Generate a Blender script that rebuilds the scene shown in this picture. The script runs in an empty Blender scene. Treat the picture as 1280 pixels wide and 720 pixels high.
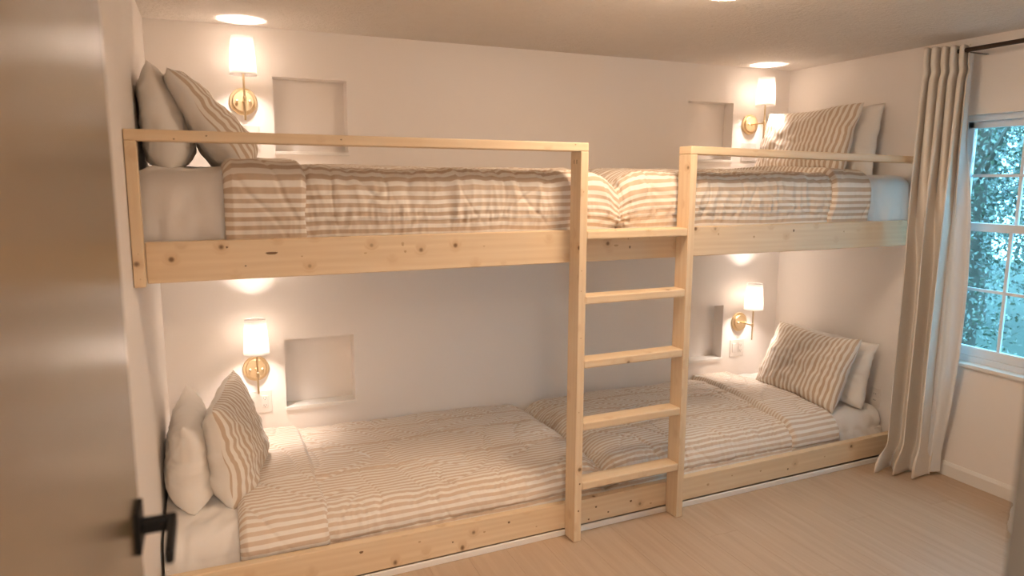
import bpy, bmesh, math, random
import numpy as np
from mathutils import Vector, Matrix
random.seed(7)
S = bpy.context.scene
COL = S.collection

# ------------------------------------------------------------------ camera
cam = bpy.data.cameras.new('camera')
cam.sensor_width = 36.0
cam.lens = 890.05 * 36.0 / 1280.0
cam.clip_start = 0.02
cam.dof.use_dof = True
cam.dof.focus_distance = 3.5
cam.dof.aperture_fstop = 2.2
camo = bpy.data.objects.new('camera', cam)
COL.objects.link(camo)
r_ = Vector((0.92044592, -0.39083787, 0.00500706))
u_ = Vector((0.0541647, 0.14022655, 0.98863679))
f_ = Vector((0.38709882, 0.90971549, -0.15024058))
M_ = Matrix((r_, u_, -f_)).transposed().to_4x4()
M_.translation = Vector((0.24127, -2.64051, 1.64923))
camo.matrix_world = M_
S.camera = camo

# ------------------------------------------------------------------ world, exposure
S.view_settings.view_transform = 'Standard'
S.view_settings.look = 'None'
S.view_settings.exposure = 0.17
S.view_settings.gamma = 1.0
w = bpy.data.worlds.new('sky'); S.world = w
w.use_nodes = True
bg = w.node_tree.nodes['Background']
bg.inputs['Color'].default_value = (0.42, 0.70, 1.0, 1)
bg.inputs['Strength'].default_value = 10.5

HALL_FILL_POWER = 56.0       # fill lamp added out of view in the hallway, W
CEIL_POWER = 24.5       # flush ceiling lamp, W
BULB = 660.0           # radiance of each wall lamp bulb
WARM = (1.0, 0.755, 0.55)
WARM_S = (1.0, 0.85, 0.765)

# room numbers (metres)
L, W, H = 4.03, 1.326, 2.407
YF = -2.20              # inner face of the doorway wall
SL = 0.0372             # the bunk front runs a little out of square
ANG = math.atan(SL)

# ------------------------------------------------------------------ node helpers
class NT:
    def __init__(s, name):
        s.m = bpy.data.materials.new(name); s.m.use_nodes = True
        s.t = s.m.node_tree; s.b = s.t.nodes['Principled BSDF']
    def n(s, typ, **kw):
        nd = s.t.nodes.new(typ)
        for k, v in kw.items():
            if k.startswith('i_'):
                k2 = k[2:]
                nd.inputs[int(k2) if k2.isdigit() else k2.replace('_', ' ')].default_value = v
            else: setattr(nd, k, v)
        return nd
    def l(s, a, b): s.t.links.new(a, b)
    def set(s, **kw):
        for k, v in kw.items(): s.b.inputs[k.replace('_', ' ')].default_value = v
    def math(s, op, a, b=None, c=None):
        nd = s.n('ShaderNodeMath', operation=op)
        for i, v in enumerate((a, b, c)):
            if v is None: continue
            if isinstance(v, (int, float)): nd.inputs[i].default_value = v
            else: s.l(v, nd.inputs[i])
        return nd.outputs[0]
    def mix(s, f, a, b):
        nd = s.n('ShaderNodeMix', data_type='RGBA')
        for i, v in ((0, f), (6, a), (7, b)):
            if isinstance(v, (int, float)): nd.inputs[i].default_value = v
            elif isinstance(v, tuple): nd.inputs[i].default_value = (*v, 1)
            else: s.l(v, nd.inputs[i])
        return nd.outputs[2]
    def ramp(s, f, stops):
        nd = s.n('ShaderNodeValToRGB')
        e = nd.color_ramp.elements
        while len(e) < len(stops): e.new(0.5)
        for el, (p, c) in zip(e, stops):
            el.position = p
            el.color = (*c, 1) if isinstance(c, tuple) else (c, c, c, 1)
        s.l(f, nd.inputs[0]); return nd.outputs[0]
    def bump(s, h, strength=0.2, dist=0.01):
        nd = s.n('ShaderNodeBump', i_Strength=strength, i_Distance=dist)
        s.l(h, nd.inputs['Height']); s.l(nd.outputs[0], s.b.inputs['Normal'])
    def noise(s, vec, scale, detail=4, rough=0.55, dist=0.0):
        nd = s.n('ShaderNodeTexNoise', i_Scale=scale, i_Detail=detail, i_Roughness=rough, i_Distortion=dist)
        if vec is not None: s.l(vec, nd.inputs['Vector'])
        return nd.outputs[0]
    def mapping(s, vec, scale=(1, 1, 1), loc=None):
        nd = s.n('ShaderNodeMapping'); nd.inputs['Scale'].default_value = scale
        s.l(vec, nd.inputs['Vector'])
        if loc is not None: s.l(loc, nd.inputs['Location'])
        return nd.outputs[0]

def rnd_loc(t, k=37.0):
    o = t.n('ShaderNodeObjectInfo')
    return t.math('MULTIPLY', o.outputs['Random'], k)

def mat_paint(name, col, rough=0.6, bump=0.05, scale=120, var=0.02):
    t = NT(name); g = t.n('ShaderNodeTexCoord').outputs['Object']
    n1 = t.noise(g, 1.7, 3)
    c2 = tuple(max(0, c - var) for c in col)
    t.l(t.mix(n1, col, c2), t.b.inputs['Base Color'])
    t.set(Roughness=rough)
    t.bump(t.noise(g, scale, 3), bump, 0.004)
    return t.m

def mat_plain(name, col, rough=0.5, metal=0.0, nscale=60, bump=0.03):
    t = NT(name); g = t.n('ShaderNodeTexCoord').outputs['Object']
    n1 = t.noise(g, nscale, 2)
    t.l(t.mix(n1, col, tuple(c * 0.93 for c in col)), t.b.inputs['Base Color'])
    t.set(Roughness=rough, Metallic=metal)
    t.bump(n1, bump, 0.002)
    return t.m

def mat_ceiling():
    t = NT('textured_ceiling_paint'); g = t.n('ShaderNodeTexCoord').outputs['Object']
    a = t.noise(g, 45, 5, 0.65); b = t.noise(g, 14, 3, 0.5)
    h = t.math('ADD', t.math('MULTIPLY', t.ramp(a, [(0.42, 0.0), (0.62, 1.0)]), 0.7), b)
    t.set(Roughness=0.85)
    t.l(t.mix(b, (0.84, 0.775, 0.70), (0.80, 0.73, 0.65)), t.b.inputs['Base Color'])
    t.bump(h, 0.55, 0.012)
    return t.m

def mat_pine():
    t = NT('pine_lumber'); uv = t.n('ShaderNodeUVMap').outputs[0]
    rl = rnd_loc(t)
    cmb = t.n('ShaderNodeCombineXYZ'); t.l(rl, cmb.inputs[2]); t.l(rl, cmb.inputs[0])
    v = t.mapping(uv, (1, 1, 1), cmb.outputs[0])
    kv = t.mapping(v, (1.0, 1.0, 1.0))
    vor = t.n('ShaderNodeTexVoronoi', feature='F1', i_Scale=9.0, i_Randomness=1.0); t.l(kv, vor.inputs['Vector'])
    kd = vor.outputs['Distance']
    warp = t.ramp(kd, [(0.0, 1.0), (0.28, 0.0)])
    gv = t.mapping(v, (1.3, 26, 1.0))
    add = t.n('ShaderNodeVectorMath', operation='ADD')
    cw = t.n('ShaderNodeCombineXYZ'); t.l(t.math('MULTIPLY', warp, 1.3), cw.inputs[1])
    t.l(gv, add.inputs[0]); t.l(cw.outputs[0], add.inputs[1])
    g1 = t.noise(add.outputs[0], 1.2, 5, 0.6, 0.4)
    wv = t.n('ShaderNodeTexWave', wave_type='BANDS', bands_direction='Y', i_Scale=0.42, i_Distortion=5.5, i_Detail=2.0, i_Detail_Scale=0.8)
    t.l(add.outputs[0], wv.inputs['Vector'])
    base = t.mix(t.ramp(g1, [(0.3, 0.0), (0.75, 1.0)]), (0.83, 0.65, 0.44), (0.72, 0.53, 0.325))
    base = t.mix(t.math('MULTIPLY', wv.outputs[0], 0.33), base, (0.68, 0.47, 0.27))
    big = t.noise(t.mapping(v, (2, 3, 1)), 1.4, 2)
    base = t.mix(t.math('MULTIPLY', big, 0.35), base, (0.81, 0.63, 0.42))
    kmask = t.ramp(kd, [(0.05, 1.0), (0.11, 0.0)])
    khalo = t.ramp(kd, [(0.08, 0.45), (0.30, 0.0)])
    base = t.mix(khalo, base, (0.56, 0.33, 0.15))
    base = t.mix(kmask, base, (0.22, 0.12, 0.055))
    t.l(base, t.b.inputs['Base Color'])
    t.set(Roughness=0.55)
    t.bump(g1, 0.10, 0.002)
    return t.m

def mat_floor():
    t = NT('oak_plank'); uv = t.n('ShaderNodeUVMap').outputs[0]
    rl = rnd_loc(t, 53.0)
    cmb = t.n('ShaderNodeCombineXYZ'); t.l(rl, cmb.inputs[2]); t.l(rl, cmb.inputs[0])
    v = t.mapping(uv, (1, 1, 1), cmb.outputs[0])
    g1 = t.noise(t.mapping(v, (1.6, 30, 1)), 1.0, 5, 0.62, 0.5)
    g2 = t.noise(t.mapping(v, (0.9, 7, 1)), 1.2, 3, 0.5, 1.4)
    wv = t.n('ShaderNodeTexWave', wave_type='BANDS', bands_direction='Y', i_Scale=5.0, i_Distortion=9.0, i_Detail=3.0, i_Detail_Scale=0.5)
    t.l(t.mapping(v, (0.25, 1, 1)), wv.inputs['Vector'])
    base = t.mix(t.ramp(g1, [(0.3, 0.0), (0.75, 1.0)]), (0.555, 0.41, 0.285), (0.465, 0.325, 0.215))
    base = t.mix(t.math('MULTIPLY', t.ramp(g2, [(0.35, 0.0), (0.7, 1.0)]), 0.30), base, (0.58, 0.44, 0.315))
    base = t.mix(t.math('MULTIPLY', wv.outputs[0], 0.10), base, (0.36, 0.23, 0.14))
    o = t.n('ShaderNodeObjectInfo')
    base = t.mix(t.math('MULTIPLY', o.outputs['Random'], 0.14), base, (0.45, 0.31, 0.205))
    t.l(base, t.b.inputs['Base Color'])
    t.l(t.math('ADD', t.math('MULTIPLY', g1, 0.2), 0.36), t.b.inputs['Roughness'])
    t.bump(g1, 0.08, 0.0015)
    return t.m

def mat_stripes(name, period, axis=1, cream=(0.87, 0.80, 0.71), tan=(0.565, 0.43, 0.31), duty=0.5):
    t = NT(name); uv = t.n('ShaderNodeUVMap').outputs[0]
    sep = t.n('ShaderNodeSeparateXYZ'); t.l(uv, sep.inputs[0])
    wob = t.noise(uv, 9, 2)
    c = t.math('ADD', sep.outputs[axis], t.math('MULTIPLY', wob, 0.004))
    fr = t.math('FRACT', t.math('DIVIDE', c, period))
    m = t.ramp(fr, [(0.0, 0.0), (0.06, 1.0), (duty, 1.0), (duty + 0.06, 0.0)])
    weave = t.noise(t.mapping(uv, (900, 900, 1)), 1.0, 1)
    slub = t.noise(t.mapping(uv, (60, 700, 1) if axis == 1 else (700, 60, 1)), 1.0, 2)
    cc = t.mix(t.math('MULTIPLY', slub, 0.16), cream, tuple(x * 0.80 for x in cream))
    tt = t.mix(t.math('MULTIPLY', slub, 0.5), tan, tuple(min(1, x * 1.25) for x in tan))
    t.l(t.mix(m, cc, tt), t.b.inputs['Base Color'])
    t.set(Roughness=0.9); t.b.inputs['Sheen Weight'].default_value = 0.15
    t.bump(t.math('ADD', weave, t.math('MULTIPLY', t.noise(uv, 42, 3), 2.0)), 0.22, 0.0022)
    return t.m

def mat_cloth(name, col, rough=0.9, soft=30, fine=700, strength=0.22):
    t = NT(name); g = t.n('ShaderNodeTexCoord').outputs['Object']
    f = t.noise(g, fine, 1); n2 = t.noise(g, soft, 3)
    t.l(t.mix(t.math('MULTIPLY', f, 0.4), col, tuple(c * 0.86 for c in col)), t.b.inputs['Base Color'])
    t.set(Roughness=rough); t.b.inputs['Sheen Weight'].default_value = 0.12
    t.bump(t.math('ADD', f, t.math('MULTIPLY', n2, 2.0)), strength, 0.002)
    return t.m

def mat_linen():
    t = NT('linen_curtain'); uv = t.n('ShaderNodeUVMap').outputs[0]
    a = t.noise(t.mapping(uv, (30, 900, 1)), 1, 2); b = t.noise(t.mapping(uv, (900, 30, 1)), 1, 2)
    k = t.math('MULTIPLY', t.math('ADD', a, b), 0.5)
    t.l(t.mix(t.ramp(k, [(0.3, 0.0), (0.7, 1.0)]), (0.84, 0.765, 0.67), (0.74, 0.665, 0.575)), t.b.inputs['Base Color'])
    t.set(Roughness=0.95); t.b.inputs['Sheen Weight'].default_value = 0.15
    t.bump(k, 0.25, 0.002)
    return t.m

def mat_metal(name, col, rough):
    t = NT(name); g = t.n('ShaderNodeTexCoord').outputs['Object']
    t.l(t.mix(t.noise(g, 90, 3), col, tuple(c * 0.88 for c in col)), t.b.inputs['Base Color'])
    t.set(Metallic=1.0, Roughness=rough)
    return t.m

def mat_emit(name, col, strength):
    t = NT(name)
    t.set(Base_Color=(0.9, 0.88, 0.85, 1), Emission_Color=(*col, 1), Emission_Strength=strength)
    return t.m

def mat_shade():
    t = NT('lit_lampshade_linen'); g = t.n('ShaderNodeTexCoord').outputs['Object']
    f = t.noise(t.mapping(g, (300, 300, 40)), 1, 2)
    col = t.mix(f, (0.96, 0.94, 0.91), (0.91, 0.88, 0.84))
    tr = t.n('ShaderNodeBsdfTranslucent'); df = t.n('ShaderNodeBsdfDiffuse')
    t.l(col, tr.inputs[0]); t.l(col, df.inputs[0])
    mx = t.n('ShaderNodeMixShader', i_0=0.88); t.l(df.outputs[0], mx.inputs[1]); t.l(tr.outputs[0], mx.inputs[2])
    t.l(mx.outputs[0], t.t.nodes['Material Output'].inputs['Surface'])
    return t.m

def mat_glass():
    t = NT('window_glass')
    tr = t.n('ShaderNodeBsdfTransparent', i_Color=(0.74, 0.95, 0.97, 1)); gl = t.n('ShaderNodeBsdfGlossy', i_Roughness=0.02)
    fr = t.n('ShaderNodeFresnel', i_IOR=1.45)
    mx = t.n('ShaderNodeMixShader'); t.l(t.math('MULTIPLY', fr.outputs[0], 0.6), mx.inputs[0])
    t.l(tr.outputs[0], mx.inputs[1]); t.l(gl.outputs[0], mx.inputs[2])
    t.l(mx.outputs[0], t.t.nodes['Material Output'].inputs['Surface'])
    return t.m

def mat_leaf(name, a, b):
    t = NT(name); g = t.n('ShaderNodeNewGeometry')
    t.l(t.mix(g.outputs['Random Per Island'], a, b), t.b.inputs['Base Color'])
    t.set(Roughness=0.22)
    t.b.inputs['Specular IOR Level'].default_value = 1.0
    return t.m

MWALL = mat_paint('white_wall_paint', (0.885, 0.82, 0.755), 0.62)
MCEIL = mat_ceiling()
MTRIM = mat_paint('white_trim_paint', (0.86, 0.82, 0.76), 0.4, 0.02)
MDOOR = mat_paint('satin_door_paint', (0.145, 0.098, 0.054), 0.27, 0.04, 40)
MHALL = mat_paint('hall_paint', (0.30, 0.24, 0.185), 0.6)
MPINE = mat_pine()
MFLOOR = mat_floor()
MSTRIPE = mat_stripes('tan_striped_cotton', 0.0325, 1)
MSTRIPE_LOW = mat_stripes('fine_tan_striped_cotton', 0.0265, 1, (0.87, 0.80, 0.715), (0.635, 0.495, 0.37))
MSHAM = mat_stripes('tan_striped_sham', 0.0345, 0)
MSHEET = mat_cloth('white_cotton_sheet', (0.88, 0.83, 0.775))
MPILLOW = mat_cloth('cream_cotton', (0.87, 0.81, 0.735))
MLINEN = mat_linen()
MLINING = mat_cloth('white_curtain_lining', (0.82, 0.80, 0.78))
MBRASS = mat_metal('brushed_brass', (0.74, 0.57, 0.35), 0.45)
MBRASSD = mat_metal('dark_brass', (0.60, 0.43, 0.23), 0.35)
MBLACK = mat_plain('matte_black_metal', (0.006, 0.0055, 0.0055), 0.55)
MBLACK.node_tree.nodes['Principled BSDF'].inputs['Specular IOR Level'].default_value = 0.15
MROD = mat_plain('dark_bronze_rod', (0.06, 0.04, 0.03), 0.4, 0.6)
MPLATE = mat_plain('outlet_plastic', (0.83, 0.76, 0.69), 0.35)
MSLOT = mat_plain('outlet_slot', (0.05, 0.04, 0.035), 0.6)
MSHADE = mat_shade()
MVINYL = mat_paint('window_vinyl', (0.80, 0.82, 0.84), 0.35, 0.01)
MGLASS = mat_glass()
MKNOT = mat_plain('dark_wood_knot', (0.20, 0.11, 0.05), 0.6, nscale=300)
MKNOTM = mat_plain('brown_wood_knot', (0.58, 0.38, 0.21), 0.6, nscale=300)
MFUR = mat_cloth('white_fleece', (0.85, 0.82, 0.77))
MBARK = mat_plain('tree_bark', (0.10, 0.08, 0.06), 0.9, nscale=12, bump=0.6)
MSOIL = mat_plain('grass_ground', (0.03, 0.042, 0.025), 0.95, nscale=4, bump=0.5)
MBULB = mat_emit('lit_bulb', WARM_S, BULB)

# ------------------------------------------------------------------ object helpers
def link(name, me, mat=None, parent=None):
    o = bpy.data.objects.new(name, me); COL.objects.link(o)
    if mat is not None and me is not None:
        for m in (mat if isinstance(mat, (list, tuple)) else [mat]): me.materials.append(m)
    if parent is not None: o.parent = parent
    return o

def tag(o, label, cat, group=None):
    o['label'] = label; o['category'] = cat
    if group: o['group'] = group
    return o

def thing(name, label, cat, loc=(0, 0, 0), rz=0.0, group=None):
    o = bpy.data.objects.new(name, None); o.empty_display_size = 0.05
    COL.objects.link(o); o.location = loc; o.rotation_euler = (0, 0, rz)
    return tag(o, label, cat, group)

def struct(o): o['kind'] = 'structure'; return o

def bm_obj(name, bm, mat, parent=None, smooth=False):
    me = bpy.data.meshes.new(name); bm.to_mesh(me); bm.free()
    if smooth: me.polygons.foreach_set('use_smooth', [True] * len(me.polygons))
    return link(name, me, mat, parent)

def add_box(bm, a, b, bev=0.0, seg=2):
    a, b = Vector(a), Vector(b)
    c, d = (a + b) / 2, (b - a)
    r = bmesh.ops.create_cube(bm, size=1.0, matrix=Matrix.Translation(c) @ Matrix.Diagonal((abs(d.x), abs(d.y), abs(d.z), 1)))
    if bev > 0:
        es = list({e for v in r['verts'] for e in v.link_edges})
        bmesh.ops.bevel(bm, geom=es, offset=bev, segments=seg, affect='EDGES', profile=0.5)
    return r

def box(name, a, b, mat, parent=None, bev=0.0, seg=2):
    bm = bmesh.new(); add_box(bm, a, b, bev, seg)
    return bm_obj(name, bm, mat, parent)

def boxes(name, lst, mat, parent=None, bev=0.0):
    bm = bmesh.new()
    for a, b in lst: add_box(bm, a, b, bev)
    return bm_obj(name, bm, mat, parent)

def lumber(name, a, b, mat, parent, axis=0, bev=0.0035):
    """a length of timber between corners a, b (parent space); its UV runs along `axis` in metres"""
    a, b = Vector(a), Vector(b); c = (a + b) / 2; h = (b - a) / 2
    bm = bmesh.new(); add_box(bm, -h, h, bev, 2)
    uvl = bm.loops.layers.uv.new('UVMap')
    o1, o2 = [i for i in range(3) if i != axis]
    for f in bm.faces:
        n = f.normal; k = max(range(3), key=lambda i: abs(n[i]))
        for lp in f.loops:
            p = lp.vert.co
            if k == axis: lp[uvl].uv = (p[o1] * 0.3, p[o2])
            else:
                v = p[o2] if k == o1 else p[o1]
                lp[uvl].uv = (p[axis], v + (0.31 if k == o1 else 0.0) + (0.7 if n[k] < 0 else 0))
    o = bm_obj(name, bm, mat, parent); o.location = c
    return o

def lathe(bm, prof, seg=28, mtx=None, cap=True):
    """profile of (r, z) swept round Z"""
    rings = []
    for r, z in prof:
        rings.append([bm.verts.new((r * math.cos(2 * math.pi * i / seg), r * math.sin(2 * math.pi * i / seg), z)) for i in range(seg)])
    for A, B in zip(rings, rings[1:]):
        for i in range(seg):
            bm.faces.new((A[i], A[(i + 1) % seg], B[(i + 1) % seg], B[i]))
    if cap:
        bm.faces.new(rings[0][::-1]); bm.faces.new(rings[-1])
    if mtx is not None: bmesh.ops.transform(bm, matrix=mtx, verts=[v for r in rings for v in r])
    return rings

def lathe_obj(name, prof, mat, parent=None, mtx=None, seg=28, cap=True, loc=None):
    bm = bmesh.new(); lathe(bm, prof, seg, mtx, cap)
    bmesh.ops.recalc_face_normals(bm, faces=bm.faces)
    o = bm_obj(name, bm, mat, parent, smooth=True)
    try: o.data.set_sharp_from_angle(angle=math.radians(40))
    except Exception: pass
    if loc: o.location = loc
    return o

def grid_mesh(name, P, U, V, mats, parent=None, thick=0.0, matidx=None):
    """P (n,m,3) points, U/V (n,m) texture metres"""
    n, m = P.shape[:2]
    me = bpy.data.meshes.new(name)
    idx = np.arange(n * m).reshape(n, m)
    q = np.stack([idx[:-1, :-1], idx[1:, :-1], idx[1:, 1:], idx[:-1, 1:]], -1).reshape(-1, 4)
    me.from_pydata(P.reshape(-1, 3).tolist(), [], q.tolist())
    uvl = me.uv_layers.new(name='UVMap')
    uv = np.stack([U, V], -1).reshape(-1, 2)[q.reshape(-1)]
    uvl.data.foreach_set('uv', uv.astype(np.float32).reshape(-1))
    me.polygons.foreach_set('use_smooth', [True] * len(me.polygons))
    me.update()
    o = link(name, me, mats, parent)
    if thick:
        md = o.modifiers.new('thick', 'SOLIDIFY'); md.thickness = thick; md.offset = -1
    return o

# numpy gradient noise
def _h(ix, iy, s):
    n = (ix.astype(np.int64) * 374761393 + iy.astype(np.int64) * 668265263 + s * 974634777) & 0x7fffffff
    n = ((n ^ (n >> 13)) * 1274126177) & 0x7fffffff
    return ((n ^ (n >> 16)) & 0xffff) / 65535.0 * 2 * np.pi
def noise2(x, y, s=0):
    x = np.asarray(x, float); y = np.asarray(y, float)
    x, y = np.broadcast_arrays(x, y)
    ix, iy = np.floor(x).astype(int), np.floor(y).astype(int); fx, fy = x - ix, y - iy
    def g(dx, dy):
        a = _h(ix + dx, iy + dy, s); return np.cos(a) * (fx - dx) + np.sin(a) * (fy - dy)
    sx, sy = fx ** 3 * (fx * (fx * 6 - 15) + 10), fy ** 3 * (fy * (fy * 6 - 15) + 10)
    a = g(0, 0) + (g(1, 0) - g(0, 0)) * sx; b = g(0, 1) + (g(1, 1) - g(0, 1)) * sx
    return (a + (b - a) * sy) * 1.5
def fbm(x, y, s=0, o=3):
    t = 0; a = 1.0
    for i in range(o): t = t + a * noise2(x * 2 ** i, y * 2 ** i, s + i * 17); a *= 0.5
    return t
def ridge(x, y, s=0): return 1 - np.abs(noise2(x, y, s)) * 2
def sstep(a, b, x):
    t = np.clip((x - a) / (b - a), 0, 1); return t * t * (3 - 2 * t)

# ------------------------------------------------------------------ room shell
floor = struct(box('floor', (-0.15, -4.2, -0.06), (L + 0.15, W + 0.15, -0.006), MHALL))
PW = 0.182
kx = 0
meshes = {}
x = -0.06
while x < L + 0.02:
    x0, x1 = max(x, 0.0), min(x + PW, L)
    if x1 - x0 > 0.01:
        y = -4.1 - random.uniform(0, 1.1)
        while y < 0.12:
            y0, y1 = max(y, -4.1), min(y + 1.22, W)
            if y1 > 0.10: y1 = 0.28
            if y1 - y0 > 0.02:
                key = (round(x1 - x0, 4), round(y1 - y0, 4))
                if key not in meshes:
                    hx, hy = (x1 - x0) / 2 - 0.0002, (y1 - y0) / 2 - 0.0002
                    bm = bmesh.new()
                    vs = [bm.verts.new(c) for c in ((-hx, -hy, -0.006), (hx, -hy, -0.006), (hx, hy, -0.006), (-hx, hy, -0.006),
                          (-hx, -hy, -0.0006), (hx, -hy, -0.0006), (hx, hy, -0.0006), (-hx, hy, -0.0006),
                          (-hx + .0007, -hy + .0007, 0), (hx - .0007, -hy + .0007, 0), (hx - .0007, hy - .0007, 0), (-hx + .0007, hy - .0007, 0))]
                    for r0 in (0, 4):
                        for i in range(4):
                            j = (i + 1) % 4
                            bm.faces.new((vs[r0 + i], vs[r0 + j], vs[r0 + 4 + j], vs[r0 + 4 + i]))
                    bm.faces.new(vs[8:12])
                    uvl = bm.loops.layers.uv.new('UVMap')
                    for f in bm.faces:
                        for lp in f.loops: lp[uvl].uv = (lp.vert.co.y, lp.vert.co.x)
                    me = bpy.data.meshes.new('plank'); bm.to_mesh(me); bm.free(); me.materials.append(MFLOOR)
                    meshes[key] = me
                o = bpy.data.objects.new('plank', meshes[key]); COL.objects.link(o); o.parent = floor
                o.location = ((x0 + x1) / 2, (y0 + y1) / 2, 0)
            y += 1.22
    x += PW

# back wall with four niches
NX = [(0.583, 0.960), (3.180, 3.551)]
NZ = [(0.404, 0.782), (1.790, 2.168)]
ND = 0.095
def wall_cells(xs, zs, holes, y0, y1):
    out = []
    for i in range(len(xs) - 1):
        for j in range(len(zs) - 1):
            cx, cz = (xs[i] + xs[i + 1]) / 2, (zs[j] + zs[j + 1]) / 2
            if any(a < cx < b and c < cz < d for a, b, c, d in holes): continue
            out.append(((xs[i], y0, zs[j]), (xs[i + 1], y1, zs[j + 1])))
    return out
holes = [(a, b, c, d) for a, b in NX for c, d in NZ]
wall_back = struct(boxes('wall_back', wall_cells([-0.12, *NX[0], *NX[1], L + 0.12], [-0.05, *NZ[0], *NZ[1], H + 0.06], holes, W, W + 0.12), MWALL))
for (a, b, c, d) in holes:
    box('niche_back', (a - 0.02, W + ND, c - 0.02), (b + 0.02, W + 0.119, d + 0.02), MWALL, wall_back)
    box('niche_sill', (a - 0.006, W - 0.010, c - 0.016), (b + 0.006, W + ND, c + 0.001), MTRIM, wall_back, 0.002)
wall_left = struct(box('wall_left', (-0.12, YF - 0.0, -0.05), (0.0, W, H + 0.06), MWALL))

# right wall with the window opening
WY0, WY1, WZ0, WZ1 = -1.11, 0.095, 0.665, 2.005
ys = [YF, WY0, WY1, W]; zs = [-0.05, WZ0, WZ1, H + 0.06]
lst = []
for i in range(3):
    for j in range(3):
        if i == 1 and j == 1: continue
        lst.append(((L, ys[i], zs[j]), (L + 0.14, ys[i + 1], zs[j + 1])))
wall_right = struct(boxes('wall_right', lst, MWALL))

ceiling = struct(box('ceiling', (-0.12, YF, H), (L + 0.12, W + 0.10, H + 0.06), MCEIL))

# doorway wall and hallway behind the viewpoint
DX0, DX1, DZ = 0.100, 1.022, 2.06
wall_front = struct(boxes('wall_front', [((-0.12, YF - 0.12, -0.05), (DX0, YF, H + 0.06)), ((DX0, YF - 0.12, DZ), (DX1, YF, H + 0.06)),
                                         ((DX1, YF - 0.12, -0.05), (L + 0.12, YF, H + 0.06))], MWALL))
struct(box('trim_4', (DX1 - 0.016, YF - 0.125, 0.0), (DX1 + 0.002, YF + 0.006, DZ), mat_paint('brown_jamb', (0.13, 0.10, 0.07), 0.5), None, 0.002))
struct(boxes('wall_hall', [((-0.9, -4.25, -0.05), (2.6, -4.15, H)), ((-0.9, -4.15, -0.05), (-0.8, YF - 0.12, H)), ((2.5, -4.15, -0.05), (2.6, YF - 0.12, H)),
                           ((-0.8, YF - 0.13, -0.05), (-0.12, YF - 0.12, H))], MWALL))
struct(box('ceiling_hall', (-0.9, -4.25, H), (2.6, YF - 0.12, H + 0.06), MCEIL))
# skirting on the window wall
bm = bmesh.new()
prof = [(0, 0), (0.013, 0), (0.013, 0.062), (0.009, 0.072), (0.005, 0.080), (0, 0.080)]
A = [bm.verts.new((L - p, YF, z)) for p, z in prof]; B = [bm.verts.new((L - p, 0.12, z)) for p, z in prof]
for i in range(len(prof)):
    j = (i + 1) % len(prof); bm.faces.new((A[i], A[j], B[j], B[i]))
bm.faces.new(A[::-1]); bm.faces.new(B)
bmesh.ops.recalc_face_normals(bm, faces=bm.faces)
struct(bm_obj('baseboard_right', bm, MTRIM))

# ------------------------------------------------------------------ window
win = struct(bpy.data.objects.new('window_1', None)); COL.objects.link(win); win.location = (L, 0, 0)
fx0, fx1 = 0.045, 0.115
FW = 0.032
boxes('window_frame', [((fx0, WY0, WZ0), (fx1, WY0 + FW, WZ1)), ((fx0, WY1 - FW, WZ0), (fx1, WY1, WZ1)),
                       ((fx0, WY0, WZ1 - FW), (fx1, WY1, WZ1)), ((fx0, WY0, WZ0), (fx1, WY1, WZ0 + 0.035))], MVINYL, win, 0.003)
MZ = 1.385
def sash(nm, z0, z1, xo, rb, rt):
    y0, y1 = WY0 + FW, WY1 - FW
    s = boxes(nm, [((xo, y0, z0), (xo + 0.03, y0 + 0.035, z1)), ((xo, y1 - 0.035, z0), (xo + 0.03, y1, z1)),
                   ((xo, y0, z0), (xo + 0.03, y1, z0 + rb)), ((xo, y0, z1 - rt), (xo + 0.03, y1, z1))], MVINYL, win, 0.003)
    gy0, gy1, gz0, gz1 = y0 + 0.035, y1 - 0.035, z0 + rb, z1 - rt
    for k in (1, 2, 3):
        yy = gy1 + (gy0 - gy1) * k / 4
        box('muntin', (xo + 0.008, yy - 0.008, gz0), (xo + 0.022, yy + 0.008, gz1), MVINYL, s)
    zz = (gz0 + gz1) / 2
    for k in range(4):
        a, b = gy1 + (gy0 - gy1) * k / 4, gy1 + (gy0 - gy1) * (k + 1) / 4
        box('muntin', (xo + 0.008, b + 0.008, zz - 0.008), (xo + 0.022, a - 0.008, zz + 0.008), MVINYL, s)
        for (c, d) in ((gz0, zz), (zz, gz1)):
            box('pane', (xo + 0.013, b + 0.001, c), (xo + 0.017, a - 0.001, d), MGLASS, s)
sash('upper_sash', MZ, WZ1 - FW, 0.082, 0.045, 0.035)
sash('lower_sash', WZ0 + 0.035, MZ + 0.045, 0.050, 0.05, 0.045)
box('window_sill', (-0.022, WY0 - 0.03, WZ0 - 0.02), (0.05, WY1 + 0.03, WZ0 + 0.002), MTRIM, win, 0.004)
box('sash_lock', (0.038, -0.42, MZ + 0.045), (0.068, -0.36, MZ + 0.06), MVINYL, win, 0.003)

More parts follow.
